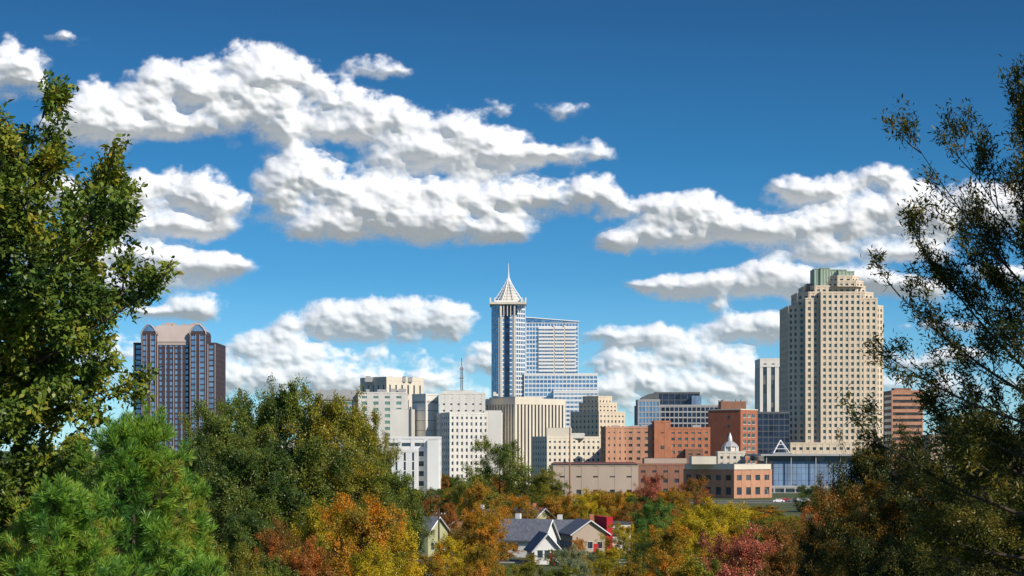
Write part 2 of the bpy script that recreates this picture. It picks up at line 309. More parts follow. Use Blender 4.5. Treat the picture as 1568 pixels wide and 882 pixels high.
b.poly(octo(1277,1318,9,20,4),b.Z(430),b.Z(422),bay=3.4,**kw)
b.mech(1250,1330,437,14,6,5,3,'beige2')
for q_ in (1262,1284,1300,1309): b.beam('antenna','steel',(b.X(q_),20,b.Z(412)),(b.X(q_),20,b.Z(404)),.1)
b.rect(1208,1300,680,y0=-8,depth=12,bay=4,fl=5,ww=.5,wh=.5,wall='beige2')
b.done()
# 4 white slab
b=Bld('white_office_tower',1500,1190)
b.rect(1165,1214,562,y0=0,depth=30,bay=5.6,fl=400,ww=.5,wh=1,wall='white',glass='g_dark',proud=.8,parapet=0)
b.rect(1165,1214,551,562,y0=-.3,depth=30,bay=5.6,fl=7,ww=.35,wh=.35,wall='white',glass='g_dark',proud=.8)
b.rect(1168,1210,548,551,y0=6,depth=20,plain=True,wall='white'); b.beam('antenna','steel',(b.X(1201),10,b.Z(549)),(b.X(1201),10,b.Z(529)),.35)
for k in (533,538): b.beam('antenna','steel',(b.X(1198),10,b.Z(k)),(b.X(1204),10,b.Z(k)),.3)
b.done()
b=Bld('black_glass_office',1120,1187); b.rect(1160,1209,633,y0=0,depth=25,bay=3,fl=3.6,ww=.9,wh=.88,wall='dgrey',glass='g_black',proud=.15); b.done()
# 5 red brick block
b=Bld('red_brick_tower',1050,1128)
b.rect(1088,1165,628,y0=0,split=1134,th=52,wall='brick',plain=True)
C,R=(b.X(1134),0),(math.cos(math.radians(52)),math.sin(math.radians(52))); w_=(b.X(1165)-b.X(1134))/R[0]
for i in range(8):
    for j in range(3):
        a=2+j*(w_-4)/3+.6; b.obox('windows','g_teal',C,R,a,a+(w_-4)/3-1.6,-.2,.06,b.Z(628)-4-i*3.6,b.Z(628)-2-i*3.6)
        b.obox('sills','cream',C,R,a-.2,a+(w_-4)/3-1.4,-.2,.2,b.Z(628)-4.3-i*3.6,b.Z(628)-4.02-i*3.6)
Lf=(-R[1],R[0]); d_=(b.X(1134)-b.X(1088))/R[1]; O=(C[0]+Lf[0]*d_,C[1]+Lf[1]*d_); t=(R[1],-R[0])
for i in range(3):
    b.obox('vents','g_dark',O,t,d_-8,d_-6.6,-.2,.06,b.Z(640+i*14),b.Z(636+i*14))
b.obox('coping','cream',O,t,-.2,d_+.2,-.4,.25,b.Z(628)+.13,b.Z(628)+.7); b.obox('coping','cream',C,R,-.2,w_+.2,-.4,.22,b.Z(628)+.13,b.Z(628)+.7)
b.rect(1107,1146,614,628,y0=10,depth=14,plain=True,wall='brick3'); b.mech(1112,1145,614,12,6,3,1.5); b.done()
# 6 curved roof glass building
b=Bld('dark_glass_office_block',1300,1040)
b.rect(978,1100,622,y0=0,depth=40,bay=3,fl=3.8,ww=.84,wh=.75,wall='grey',glass='g_black',proud=.4)
b.rect(977,1009,614,y0=-3,depth=20,bay=2.4,fl=3.8,ww=.75,wh=.8,wall='grey',glass='g_blue',proud=.4)
b.rect(1006,1073,602,622,y0=8,depth=25,bay=4,fl=4,ww=.92,wh=.9,wall='dgrey',glass='g_black',proud=.2)
pr=[(980,614),(985,608),(994,603),(1006,601)]
for i in range(3):
    (a,t1),(c,t2)=pr[i],pr[i+1]; b.prism('curved_roof','dgrey' ,[(b.X(a),6),(b.X(1010),6),(b.X(1010),30),(b.X(a),30)],b.Z(t1),b.Z(t2),[(b.X(c),6),(b.X(1010),6),(b.X(1010),30),(b.X(c),30)])
b.rect(1060,1075,606,622,y0=4,depth=10,plain=True,wall='bluepanel'); b.mech(1010,1095,622,12,7,8,2.5); b.done()
# 7 brick complex
b=Bld('brick_office_block',1000,1005)
b.rect(922,962,656,y0=0,depth=20,split=928,th=20,bay=3.4,fl=3.6,ww=.28,wh=.36,wall='salmon')
b.rect(960,1009,656,y0=4,depth=20,bay=4,fl=3.6,ww=.45,wh=.4,wall='salmon')
b.rect(1003,1026,647,y0=1,depth=16,bay=6,fl=9,ww=.25,wh=.2,wall='brick2')
b.rect(1026,1087,657,y0=2,depth=22,bay=3.6,fl=3.5,ww=.5,wh=.42,wall='brick2',glass='g_teal',spw='brick2')
b.rect(1050,1075,690,y0=-2,depth=10,bay=3.6,fl=3.5,ww=.5,wh=.42,wall='brick3')
b.mech(930,1080,656,6,12,4,2.2); b.done()
# 8 stepped beige
b=Bld('stepped_beige_office',1250,915)
b.rect(876,958,632,y0=0,split=917,th=42,bay=3.5,fl=3.6,ww=.42,wh=.45,wall='beige2')
b.rect(889,946,618,632,y0=6,split=917,th=42,bay=3.4,fl=3.6,ww=.42,wh=.45,wall='beige2')
b.rect(895,938,608,618,y0=9,split=917,th=42,bay=3.4,fl=3.6,ww=.35,wh=.45,wall='beige2'); b.mech(900,934,608,16,5,3,2); b.done()
# 9 cream grid building
b=Bld('cream_office_block',1020,870)
b.rect(817,921,671,y0=0,split=838,th=25,bay=3.0,fl=3.5,ww=.42,wh=.45,wall='cream')
b.rect(838,876,655,671,y0=6,depth=12,plain=True,wall='cream'); b.rect(876,896,663,671,y0=6,depth=12,plain=True,wall='white'); b.done()
# 10 fins
b=Bld('vertical_fin_office',1100,800)
b.rect(741,864,619,y0=0,split=789,th=40,bay=2.6,fl=300,ww=.45,wh=1,wall='cream',glass='g_brown',proud=.9,parapet=3.5)
b.rect(748,832,607,614,y0=8,split=789,th=40,plain=True,wall='cream')
b.done()
# 11 white complex
b=Bld('white_office_complex',1080,700)
b.rect(668,768,634,y0=0,split=689,th=24,bay=3.0,fl=3.6,ww=.40,wh=.52,wall='white')
b.rect(673,741,603,y0=12,depth=20,bay=4,fl=3.6,ww=.3,wh=.25,wall='white')
b.rect(676,725,597,603,y0=16,depth=12,plain=True,wall='white')
b.rect(628,668,604,y0=18,depth=18,split=650,th=35,bay=20,fl=6,ww=.9,wh=.04,wall='white',glass='dgrey')
b.rect(598,632,626,y0=14,depth=18,plain=True,wall='white')
b.rect(741,768,628,y0=9,depth=16,plain=True,wall='white')
b.box('shadow_gap','dgrey',b.X(625),b.X(628),13.5,14.5,0,b.Z(622))  # solid dark strip, shadow between the blocks given as colour
b.mech(680,765,603,18,8,12,2,'white'); b.done()
# 12 grey banded
b=Bld('grey_banded_office',1200,545)
b.rect(482,550,612,y0=0,depth=30,bay=40,fl=4,ww=1,wh=.5,wall='grey',glass='g_green',proud=.4,parapet=0)
b.rect(482,550,598,612,y0=-1,depth=30,plain=True,wall='grey')
b.rect(550,620,603,y0=-4,depth=34,bay=8,fl=4,ww=.45,wh=.5,wall='white',glass='g_green',proud=.4)
b.rect(482,600,690,y0=-10,depth=8,bay=5,fl=4,ww=.6,wh=.5,wall='white'); b.mech(485,615,598,6,9,2,2); b.done()
b=Bld('precast_panel_building',1400,597)
b.rect(549,645,583,y0=0,depth=30,split=592,th=40,bay=6,fl=12,ww=.25,wh=.7,wall='cream',glass='g_dark',proud=.5,parapet=3); b.mech(560,640,583,8,8,1,4); b.done()
b=Bld('white_modern_building',800,632)
b.rect(592,672,672,y0=0,depth=20,bay=5,fl=4.5,ww=.7,wh=.5,wall='wpaint',glass='g_dark')
b.rect(602,640,692,y0=-6,depth=6,bay=3,fl=4,ww=.25,wh=.9,wall='wpaint'); b.rect(655,672,674,y0=-4,depth=6,plain=True,wall='wpaint'); b.done()
# pylons
b=Bld('radio_mast',1250,707); 
for i in range(4): sx=(-1,1,1,-1)[i]; sy=(-1,-1,1,1)[i]; b.beam('lattice','dgrey',(sx*1.2,sy*1.2,0),(sx*.5,sy*.5,b.Z(562)),.2)
for i in range(16):
    z0_=b.Z(600)+i*(b.Z(562)-b.Z(600))/16; z1_=z0_+(b.Z(562)-b.Z(600))/16; b.beam('lattice','dgrey',(-.8,-.8,z0_),(.8,-.8,z1_),.14)
b.beam('mast','dgrey',(0,0,b.Z(562)),(0,0,b.Z(548)),.22); b.box('dishes','grey',-1.6,1.6,-.6,.6,b.Z(580),b.Z(578)); b.box('dishes','grey',-1.4,1.4,-.6,.6,b.Z(566),b.Z(564)); b.done()
b=Bld('chimney_pole',700,872.5); b.cyl('shaft','brick3',0,0,.34,.2,0,b.Z(655)); b.cyl('cap','steel',0,0,.3,.3,b.Z(655),b.Z(653.5)); b.done()
# 15 low buildings
b=Bld('tan_warehouse',760,912); b.rect(848,976,714,y0=0,depth=30,bay=7,fl=6,ww=.3,wh=.3,wall='tan',roof='roofr'); 
b.prism('roof_slope','roofr',[(b.X(846),-1),(b.X(978),-1),(b.X(978),30),(b.X(846),30)],b.Z(714)+.9,b.Z(708),[(b.X(850),12),(b.X(974),12),(b.X(974),20),(b.X(850),20)]); b.done()
b=Bld('low_brick_warehouse',850,1018); b.rect(976,1062,713,y0=0,depth=30,bay=5,fl=5,ww=.4,wh=.4,wall='brick3',roof='roofr'); b.rect(990,1056,702,713,y0=14,depth=14,plain=True,wall='tan',roof='roofr'); b.done()
b=Bld('brick_parking_building',800,1122)
b.rect(1056,1187,719,y0=0,split=1124,th=38,bay=5.6,fl=5.2,ww=.52,wh=.52,wall='salmon',glass='g_dark',parapet=0)
b.rect(1056,1187,711,719,y0=-.9,split=1124,th=38,plain=True,wall='cream')
b.rect(1062,1100,699,711,y0=8,depth=12,plain=True,wall='cream'); b.done()
b=Bld('domed_cupola_building',960,1120)
b.rect(1100,1140,694,y0=0,depth=12,bay=3,fl=4,ww=.4,wh=.5,wall='cream')
b.cyl('drum','cream',0,6,3.8,3.7,b.Z(694),b.Z(684),8); 
for k in range(8): a=k*math.pi/4; b.cyl('columns','wpaint',4.0*math.cos(a),6+4.0*math.sin(a),.35,.35,b.Z(694),b.Z(684),6)
b.cyl('dome','grey',0,6,4.4,3.0,b.Z(684),b.Z(679),8); b.cyl('dome','grey',0,6,3.0,1.0,b.Z(679),b.Z(675),8); b.cyl('lantern','wpaint',0,6,1.1,1,b.Z(675),b.Z(670),8); b.cyl('lantern_spire','steel',0,6,1,.05,b.Z(670),b.Z(662),8); b.done()
b=Bld('blue_panel_convention_centre',900,1235)
b.rect(1187,1330,706,y0=6,depth=60,plain=True,wall='bluepanel')
b.box('roof_slab','grey',b.X(1166),b.X(1335),2,70,b.Z(698),b.Z(695.5)); b.box('clerestory','g_dark',b.X(1172),b.X(1330),5,60,b.Z(706),b.Z(698))
b.rect(1170,1300,747,y0=2,depth=5,bay=5,fl=6,ww=.85,wh=.8,wall='grey',glass='g_dark')
for q_ in range(1175,1330,38): b.box('roof_columns','grey',b.X(q_)-.2,b.X(q_)+.2,3,3.4,b.Z(745),b.Z(698))
for q_ in range(1188,1330,7): b.box('panel_joints','dgrey',b.X(q_)-.06,b.X(q_)+.06,5.93,6.1,0,b.Z(706))
for q_ in (716,726,736): b.box('panel_joints','dgrey',b.X(1187),b.X(1330),5.95,6.1,b.Z(q_)-.06,b.Z(q_)+.06)
b.done()
b=Bld('steel_pyramid_skylight',980,1197)
for sx,sy in ((-1,-1),(1,-1),(1,1),(-1,1)):
    b.beam('frame','steel',(sx*4.2,sy*4.2+4,b.Z(694)),(0,4,b.Z(674)),.28)
for a_ in (0,.33,.66):
    r=4.2*(1-a_); z=b.Z(694)+(b.Z(674)-b.Z(694))*a_
    P4=[(-r,-r+4,z),(r,-r+4,z),(r,r+4,z),(-r,r+4,z)]
    for i in range(4): b.beam('frame','steel',P4[i],P4[(i+1)%4],.2)
b.box('base','dgrey',-5,5,-1,9,0,b.Z(694)); b.done()
b=Bld('brick_band_office',1300,1392)
b.rect(1366,1412,600,y0=0,depth=30,bay=60,fl=4.2,ww=.97,wh=.48,wall='salmon',glass='g_brown',proud=.5); b.rect(1372,1398,594,600,y0=6,depth=10,plain=True,wall='brick3'); b.done()
for nm,D,a,c,py,wl in (('low_grey_office',1400,560,640,640,'grey'),('low_cream_office',1250,955,985,664,'cream'),('low_brick_office',1180,330,420,672,'brick3'),('low_white_office',1150,430,480,676,'white'),('low_tan_office',1250,1425,1500,668,'tan')):
    b=Bld(nm,D,(a+c)/2); b.rect(a,c,py,y0=0,depth=25,bay=4,fl=3.8,ww=.5,wh=.45,wall=wl); b.mech(a,c,py,4,4,int(D),2); b.done()
# parked cars
def car(px,D,rot,paint):
    b=Bld('parked_car',D,px)
    prof=[(-2.2,.35),(-2.2,.85),(-1.9,.95),(-1.35,1.0),(-.75,1.42),(.75,1.45),(1.45,1.0),(2.1,.92),(2.25,.7),(2.2,.35)]
    n=len(prof); V=[(x,-.85 if z<1.1 else -.68,z) for x,z in prof]+[(x,.85 if z<1.1 else .68,z) for x,z in prof]
    Fs=[tuple(range(n)),tuple(range(2*n-1,n-1,-1))]+[(i,i+n,(i+1)%n+n,(i+1)%n) for i in range(n)]
    b.parts[('body',paint)]=(V,Fs)
    for sg in (-1,1): b.prism('side_windows','g_dark',[(-1.1,sg*.80-.03),(1.1,sg*.80-.03),(1.1,sg*.80+.03),(-1.1,sg*.80+.03)],1.02,1.36,[(-.7,sg*.71-.03),(.7,sg*.71-.03),(.7,sg*.71+.03),(-.7,sg*.71+.03)])
    for x in (-1.4,1.4):
        for y in (-.85,.85):
            c=[(x+.33*math.cos(a),.33+.33*math.sin(a)) for a in [k*math.pi/5 for k in range(10)]]
            V,Fs=b.parts.setdefault(('wheels','tyre'),([],[])); k=len(V); V+=[(p,y-.1,q_) for p,q_ in c]+[(p,y+.1,q_) for p,q_ in c]
            Fs+=[tuple(k+i for i in range(10)),tuple(k+19-i for i in range(10))]+[(k+i,k+10+i,k+10+(i+1)%10,k+(i+1)%10) for i in range(10)]
    b.done(); b.e.rotation_euler[2]=math.radians(rot)
for px,D,r_,p_ in ((1192,735,5,'carw'),(1213,735,4,'carg'),(1234,737,8,'carw'),(1202,750,3,'carr'),(1224,752,-4,'carw')): car(px,D,r_,p_)
print('bld',time.time()-T0)
# ---------------------------------------------------------------- terrain
def hill(y):
    t=min(1,max(0,(y-5)/165)); return 18.3*(1-t*t*(3-2*t))
xs=np.concatenate([-np.geomspace(60000,50,26),np.linspace(-40,40,9),np.geomspace(50,60000,26)]); ys=np.concatenate([np.array([-3000,-500,-50]),np.arange(0,200,8),np.geomspace(210,90000,40)])
GX,GY=np.meshgrid(xs,ys); GZ=np.vectorize(hill)(GY)
i_=np.arange(GX.size).reshape(GX.shape); q=np.stack([i_[:-1,:-1],i_[:-1,1:],i_[1:,1:],i_[1:,:-1]],-1).reshape(-1,4)
gm=mat('grass_and_scrub',(.10,.11,.035),col2=(.045,.06,.02),scale=.05); me=mesh_np('ground',np.stack([GX,GY,GZ],-1).reshape(-1,3),q,smooth=True); me.materials.append(gm); link(bpy.data.objects.new('ground',me))
MT['asphalt']=mat('asphalt',(.055,.055,.06),scale=2); MT['kerb']=mat('kerb_concrete',(.4,.39,.36)); MT['line']=mat('road_paint',(.75,.74,.7))
for nm,D in (('road',345),('road',744)):
    b=Bld(nm,D,CX); W=4 if D<400 else 13
    b.box('carriageway','asphalt',-300,300,-W,W,-.2,.02); b.box('kerb','kerb',-300,300,W,W+.3,-.2,.14); b.box('kerb','kerb',-300,300,-W-.3,-W,-.2,.14)
    for i in range(-60,60): b.box('centre_line','line',i*5,i*5+2.5,-.06,.06,.0,.026)
    b.done()
# ---------------------------------------------------------------- houses
def house(name,D,pxc,w,d,hw,hr,wall,rot,roof='shingle',chim=True,extra=None):
    b=Bld(name,D,pxc); h=w/2
    b.box('walls',wall,-h,h,-d/2,d/2,0,hw)
    V,Fs=b.parts.setdefault(('walls',wall),([],[])); k=len(V)
    V+=[(-h,-d/2,hw),(h,-d/2,hw),(0,-d/2,hw+hr),(-h,d/2,hw),(h,d/2,hw),(0,d/2,hw+hr)]; Fs+=[(k,k+1,k+2),(k+4,k+3,k+5)]
    V,Fs=b.parts.setdefault(('roof',roof),([],[])); o=.5; e=hr*(h+o)/h-hr
    for sg in (-1,1):
        k=len(V); V+=[(sg*(h+o),-d/2-o,hw-e),(sg*(h+o),d/2+o,hw-e),(0,d/2+o,hw+hr+.02),(0,-d/2-o,hw+hr+.02),(sg*(h+o),-d/2-o,hw-e+.25),(sg*(h+o),d/2+o,hw-e+.25),(0,d/2+o,hw+hr+.3),(0,-d/2-o,hw+hr+.3)]
        Fs+=[(k,k+1,k+2,k+3),(k+4,k+5,k+6,k+7),(k,k+1,k+5,k+4),(k,k+3,k+7,k+4),(k+1,k+2,k+6,k+5)]
        b.beam('bargeboard','wpaint',(sg*(h+o),-d/2-o-.05,hw-e+.1),(0,-d/2-o-.05,hw+hr+.15),.14)
    for zz in ((1.2,2.5),(4,5.2)):
        if zz[1]>hw+.6: continue
        for xx in (-h*.55,0,h*.55):
            b.box('windows','g_dark',xx-.45,xx+.45,-d/2-.05,-d/2+.1,zz[0],zz[1]); b.box('window_frames','wpaint',xx-.56,xx+.56,-d/2-.09,-d/2-.052,zz[0]-.12,zz[0]-.01); b.box('window_frames','wpaint',xx-.56,xx+.56,-d/2-.09,-d/2-.052,zz[1]+.01,zz[1]+.12)
        for yy in (-d*.28,0,d*.28):
            for sg in (-1,1): b.box('windows','g_dark',sg*h-.05,sg*h+.05,yy-.5,yy+.5,zz[0],zz[1])
    b.box('door','redpaint',h*.2,h*.2+.9,-d/2-.06,-d/2+.1,0,2.1)
    if chim: b.box('chimney','wpaint' if wall=='wpaint' else 'brick',h*.4,h*.4+.9,d*.1,d*.1+.9,hw,hw+hr+1.2)
    if extra: extra(b)
    b.done(); b.e.rotation_euler[2]=math.radians(rot); return b
house('sage_house',366,640,7,9,4.6,2.6,'sage',60)
house('white_gable_house',340,832,4.6,9,2.6,2.6,'wpaint',8,chim=False)
house('grey_roof_house',362,800,8,11,3.4,3.4,'wpaint',70)
house('tan_gable_house',380,866,8,10,3.6,2.4,'wpaint',80)
def modern(b):
    b.box('red_wall','redpaint',3.2,4.4,-5.3,4,0,7.2); b.box('white_wing','wpaint',4.4,8.6,-3,4,0,5.8); b.box('white_wing_roof','roofd',4.45,8.9,-3.3,4.3,5.8,6.1)
    for i in range(3): b.box('windows','g_dark',5+i*1.3,5.8+i*1.3,-3.06,-2.9,3.4,5.0)
house('modern_red_house',372,894,7,10,4.0,2.4,'tan',12,extra=modern)
house('yellow_house',410,812,8,9,4.5,3,'sage',40); house('brick_bungalow',420,705,9,9,3.6,2.6,'brick3',20,roof='roofr'); house('small_white_house',430,740,7,8,4,2.6,'wpaint',65)
b=Bld('utility_pole',300,672); b.cyl('pole','wood',0,0,.17,.12,0,b.Z(778)); b.box('crossarm','wood',-1.1,1.1,-.08,.08,b.Z(788)-.1,b.Z(788)+.1); 
for q_ in (-.9,-.4,.4,.9): b.cyl('insulators','steel',q_,0,.06,.06,b.Z(788)+.1,b.Z(788)+.3,6)
b.done()
# ---------------------------------------------------------------- trees
def unit(a): return a/np.maximum(np.linalg.norm(a,axis=-1,keepdims=True),1e-9)
def tree_mesh(name,seed,H,t0,R,ns,nl,leaf,prof,r0=.15,asp=.5,trop=.1,elev=(15,75),ang=(30,65),lr=(.5,.5),spread=.35,droop=.2,twigs=True,needle=False,lo=.1,lvar=(.68,1.12),upw=.7):
    rg=np.random.default_rng(seed); up=np.array([0,0,1.])
    TV=[];TF=[];nb=0
    def tubes(P0,D,Ln,tr,r,seg,sides):
        nonlocal nb
        n=len(P0); ss=np.linspace(0,1,seg+1)
        a=unit(np.cross(D,up+rg.normal(size=(n,3))*.05)); b=np.cross(D,a)
        ph=np.arange(sides)*2*np.pi/sides
        P=P0[:,None]+D[:,None]*Ln[:,None,None]*ss[None,:,None]+up*tr*Ln[:,None,None]*ss[None,:,None]**2
        rad=r[:,None]*(1-.8*ss[None])
        ring=P[:,:,None]+rad[:,:,None,None]*(a[:,None,None]*np.cos(ph)[None,None,:,None]+b[:,None,None]*np.sin(ph)[None,None,:,None])
        V=ring.reshape(-1,3); base=(nb+np.arange(n)*(seg+1)*sides)[:,None,None]; k=np.arange(seg)[None,:,None]*sides; j=np.arange(sides)[None,None]; j2=(j+1)%sides
        f=np.stack([base+k+j,base+k+j2,base+k+sides+j2,base+k+sides+j],-1).reshape(-1,4)
        TV.append(V);TF.append(f);nb+=len(V)
    tubes(np.zeros((1,3)),np.array([[0,0,1.]]),np.array([H*.9]),0,np.array([r0]),8,8)
    n1=ns[0]; u=(np.arange(n1)+.5)/n1; t=t0+(1-t0)*u*.95
    az=np.arange(n1)*2.39996+rg.normal(size=n1)*.3
    pr={'round':lambda u:np.sin(np.pi*(.17+.76*u))**.7,'cone':lambda u:(1-u)**.8*.95+.12,'oval':lambda u:np.sin(np.pi*(.1+.8*u))**.55,'vase':lambda u:np.sin(np.pi*(.25+.68*u**.8))**.8}[prof](u)
    el=np.radians(elev[0]+(elev[1]-elev[0])*u**1.3+rg.normal(size=n1)*7)
    P0=np.stack([0*t,0*t,t*H*.88],-1); D=np.stack([np.cos(az)*np.cos(el),np.sin(az)*np.cos(el),np.sin(el)],-1)
    Ln=R*pr*rg.uniform(lvar[0],lvar[1],n1)/np.maximum(np.cos(el),.7)
    rr=r0*.4*(1-.7*u); tubes(P0,D,Ln,trop,rr,5,5)
    for li,k in enumerate(ns[1:]):
        n=len(P0); s=rg.uniform(.18,1.0,(n,k)); s[:,0]=1
        pos=P0[:,None]+D[:,None]*(Ln[:,None]*s)[...,None]+up*(trop*Ln[:,None]*s*s)[...,None]
        tan=unit(D[:,None]+2*trop*s[...,None]*up)
        q_=rg.normal(size=(n,k,3)); q_=unit(q_-(q_*tan).sum(-1,keepdims=True)*tan)
        an=np.radians(rg.uniform(ang[0],ang[1],(n,k)))[...,None]; an[:,0]*=.3
        dr=unit(tan*np.cos(an)+q_*np.sin(an)+up*.08)
        L2=Ln[:,None]*lr[li]*(1.12-.55*s)*rg.uniform(.6,1.25,(n,k))
        P0=pos.reshape(-1,3);D=dr.reshape(-1,3);Ln=np.maximum(L2.reshape(-1),leaf*1.5); 
        if li==0: tubes(P0,D,Ln,trop,np.full(len(P0),r0*.11),3,4)
        elif twigs: tubes(P0,D,Ln,trop,np.full(len(P0),r0*.04),1,3)
    n=len(P0); s=rg.uniform(lo,1.05,(n,nl))
    tan=D[:,None]+0*s[...,None]
    off=rg.normal(size=(n,nl,3))
    if needle:
        pos=P0[:,None]+D[:,None]*(Ln[:,None]*s)[...,None]
        ld=unit(tan*.9+unit(off)*.8+up*.1); ll=leaf*rg.uniform(.7,1.1,(n,nl)); sd=unit(np.cross(ld,rg.normal(size=(n,nl,3)))); nr=np.cross(ld,sd)
    else:
        pos=P0[:,None]+D[:,None]*(Ln[:,None]*s)[...,None]+up*(trop*Ln[:,None]*s*s)[...,None]+off*(spread*leaf)
        ld=unit(tan*.5+rg.normal(size=(n,nl,3))*.8-up*droop); ll=leaf*rg.uniform(.6,1.25,(n,nl))
        nr=unit(rg.normal(size=(n,nl,3))*.6+up*upw+unit(pos-np.array([0,0,H*(t0+1)*.45]))*.9); sd=unit(np.cross(ld,nr)); nr=np.cross(sd,ld)
    w_=ll*asp*.5; l=ll[...,None]; w_=w_[...,None]
    V=np.stack([pos,pos+ld*l*.5+sd*w_+nr*w_*.35,pos+ld*l,pos+ld*l*.5-sd*w_+nr*w_*.35],2).reshape(-1,3)
    nv=n*nl; f=np.arange(nv*4).reshape(-1,4)
    lv=(rg.random((n,1))*.45+rg.random((n,nl))*.55).reshape(-1)
    TVa=np.concatenate(TV);TFa=np.concatenate(TF)
    AV=np.concatenate([TVa,V]); AV[:,2]*=H/np.percentile(V[:,2],99.85); kx=R/np.percentile(np.hypot(V[:,0],V[:,1]),97); AV[:,:2]*=kx
    me=mesh_np(name,AV,np.concatenate([TFa,f+len(TVa)]),{'lv':('FACE',np.concatenate([np.zeros(len(TFa)),lv]))})
    mi=np.concatenate([np.zeros(len(TFa),np.int32),np.ones(nv,np.int32)]); me.materials.append(MT['bark']); me.materials.append(None); me.polygons.foreach_set('material_index',mi); return me
def leafmat(name,A,B,C=None,sc=.35,trans=.3,k=1.7):
    A,B=[tuple(c*k for c in q_) for q_ in (A,B)]; C=tuple(c*1.25 for c in C) if C else None
    m=bpy.data.materials.new(name); m.use_nodes=True; t=m.node_tree; t.nodes.clear(); N=t.nodes.new; L=t.links.new
    o=N('ShaderNodeOutputMaterial'); at=N('ShaderNodeAttribute'); at.attribute_name='lv'; g=N('ShaderNodeNewGeometry'); n=N('ShaderNodeTexNoise'); n.inputs['Scale'].default_value=sc; n.inputs['Detail'].default_value=2
    L(g.outputs['Position'],n.inputs['Vector']); a=N('ShaderNodeMath'); a.operation='MULTIPLY_ADD'; a.inputs[1].default_value=2.0; a.inputs[2].default_value=-1.0; L(n.outputs[0],a.inputs[0])
    b=N('ShaderNodeMath'); b.operation='MULTIPLY_ADD'; b.inputs[1].default_value=.75; L(at.outputs['Fac'],b.inputs[0]); L(a.outputs[0],b.inputs[2])
    ad=N('ShaderNodeMath'); ad.inputs[1].default_value=.16; L(b.outputs[0],ad.inputs[0])
    r=N('ShaderNodeValToRGB'); L(ad.outputs[0],r.inputs[0]); r.color_ramp.elements[0].color=(*A,1); r.color_ramp.elements[0].position=.15; r.color_ramp.elements[1].color=(*B,1); r.color_ramp.elements[1].position=.75 if C is None else .6
    if C: e=r.color_ramp.elements.new(.95); e.color=(*C,1)
    d=N('ShaderNodeBsdfDiffuse'); tr=N('ShaderNodeBsdfTranslucent'); gl=N('ShaderNodeBsdfGlossy'); gl.inputs['Roughness'].default_value=.4; gl.inputs[0].default_value=(.6,.6,.6,1)
    L(r.outputs[0],d.inputs[0]); L(r.outputs[0],tr.inputs[0]); m1=N('ShaderNodeMixShader'); m1.inputs[0].default_value=trans; L(d.outputs[0],m1.inputs[1]); L(tr.outputs[0],m1.inputs[2])
    m2=N('ShaderNodeMixShader'); m2.inputs[0].default_value=.03; L(m1.outputs[0],m2.inputs[1]); L(gl.outputs[0],m2.inputs[2]); L(m2.outputs[0],o.inputs[0]); return m
LM=dict(
 fgreen=leafmat('oak_leaves',(.022,.045,.009),(.095,.14,.02),(.25,.22,.02),sc=.8), fdark=leafmat('willow_oak_leaves',(.025,.035,.008),(.07,.08,.012),(.19,.14,.02),sc=.8,k=1.2),  # willow oak leaf colour darkened to put the tree's shade into it
 pine=leafmat('pine_needles',(.035,.10,.02),(.14,.24,.025),(.25,.20,.03),sc=.9,k=1.8),
 green=leafmat('green_leaves',(.03,.055,.010),(.10,.13,.018),(.19,.18,.02),sc=.25), dgreen=leafmat('dark_green_leaves',(.020,.042,.010),(.065,.095,.016),(.13,.14,.02),sc=.25), bgreen=leafmat('bright_green_leaves',(.03,.08,.012),(.10,.16,.025),sc=.25),
 olive=leafmat('olive_leaves',(.05,.07,.010),(.15,.145,.016),(.28,.20,.015),sc=.25), yellow=leafmat('yellow_leaves',(.10,.11,.010),(.30,.23,.010),(.55,.37,.015),sc=.3),
 orange=leafmat('orange_leaves',(.085,.09,.010),(.26,.14,.012),(.56,.21,.015),sc=.3), rust=leafmat('rust_leaves',(.075,.065,.012),(.20,.085,.018),(.44,.12,.02),sc=.3),
 red=leafmat('red_leaves',(.13,.07,.025),(.28,.07,.04),(.48,.15,.10),sc=.3), grey=leafmat('pale_leaves',(.09,.11,.06),(.17,.19,.09),sc=.3),
 dmix=leafmat('dark_mixed_leaves',(.02,.03,.006),(.06,.07,.011),(.26,.11,.012),sc=.5,k=1.2))
PR={}
spec=[('round',.22,4.6,10),('oval',.18,3.9,10),('round',.15,5.2,10),('vase',.3,4.6,10),('oval',.12,4.4,10),('round',.42,4.8,20),('oval',.36,5.2,20),('round',.5,5.6,20)]
for i,(p,t0_,R_,H_) in enumerate(spec):
    big=H_>10
    PR[i]=(tree_mesh('tree_crown',100+i,H_,t0_,R_,(38,10,8) if big else (30,10,8),18,.23 if big else .18,p,r0=.28 if big else .2,asp=.62,trop=-.04,elev=(-12,48),lr=(.48,.48),spread=1.0,twigs=False,ang=(30,80),droop=.3,lvar=(.6,1.15)),R_,H_)
def tree(name,px,py,wpx,D,pal,proto,rng=random.Random(9)):
    s=D/F; gz=hill(D); H=CZ+(HY-py)*s-gz
    if H/(wpx*s)>1.45: proto=5+(int(px)+proto)%3
    me,R,H0=PR[proto]; o=link(bpy.data.objects.new(name,me)); o.location=((px-CX)*s,D,gz-.1)
    k=wpx*s/(2*R); o.scale=(k,k,H/H0); o.rotation_euler[2]=rng.uniform(0,6.28); o.material_slots[1].link='OBJECT'; o.material_slots[1].material=LM[pal]; return o
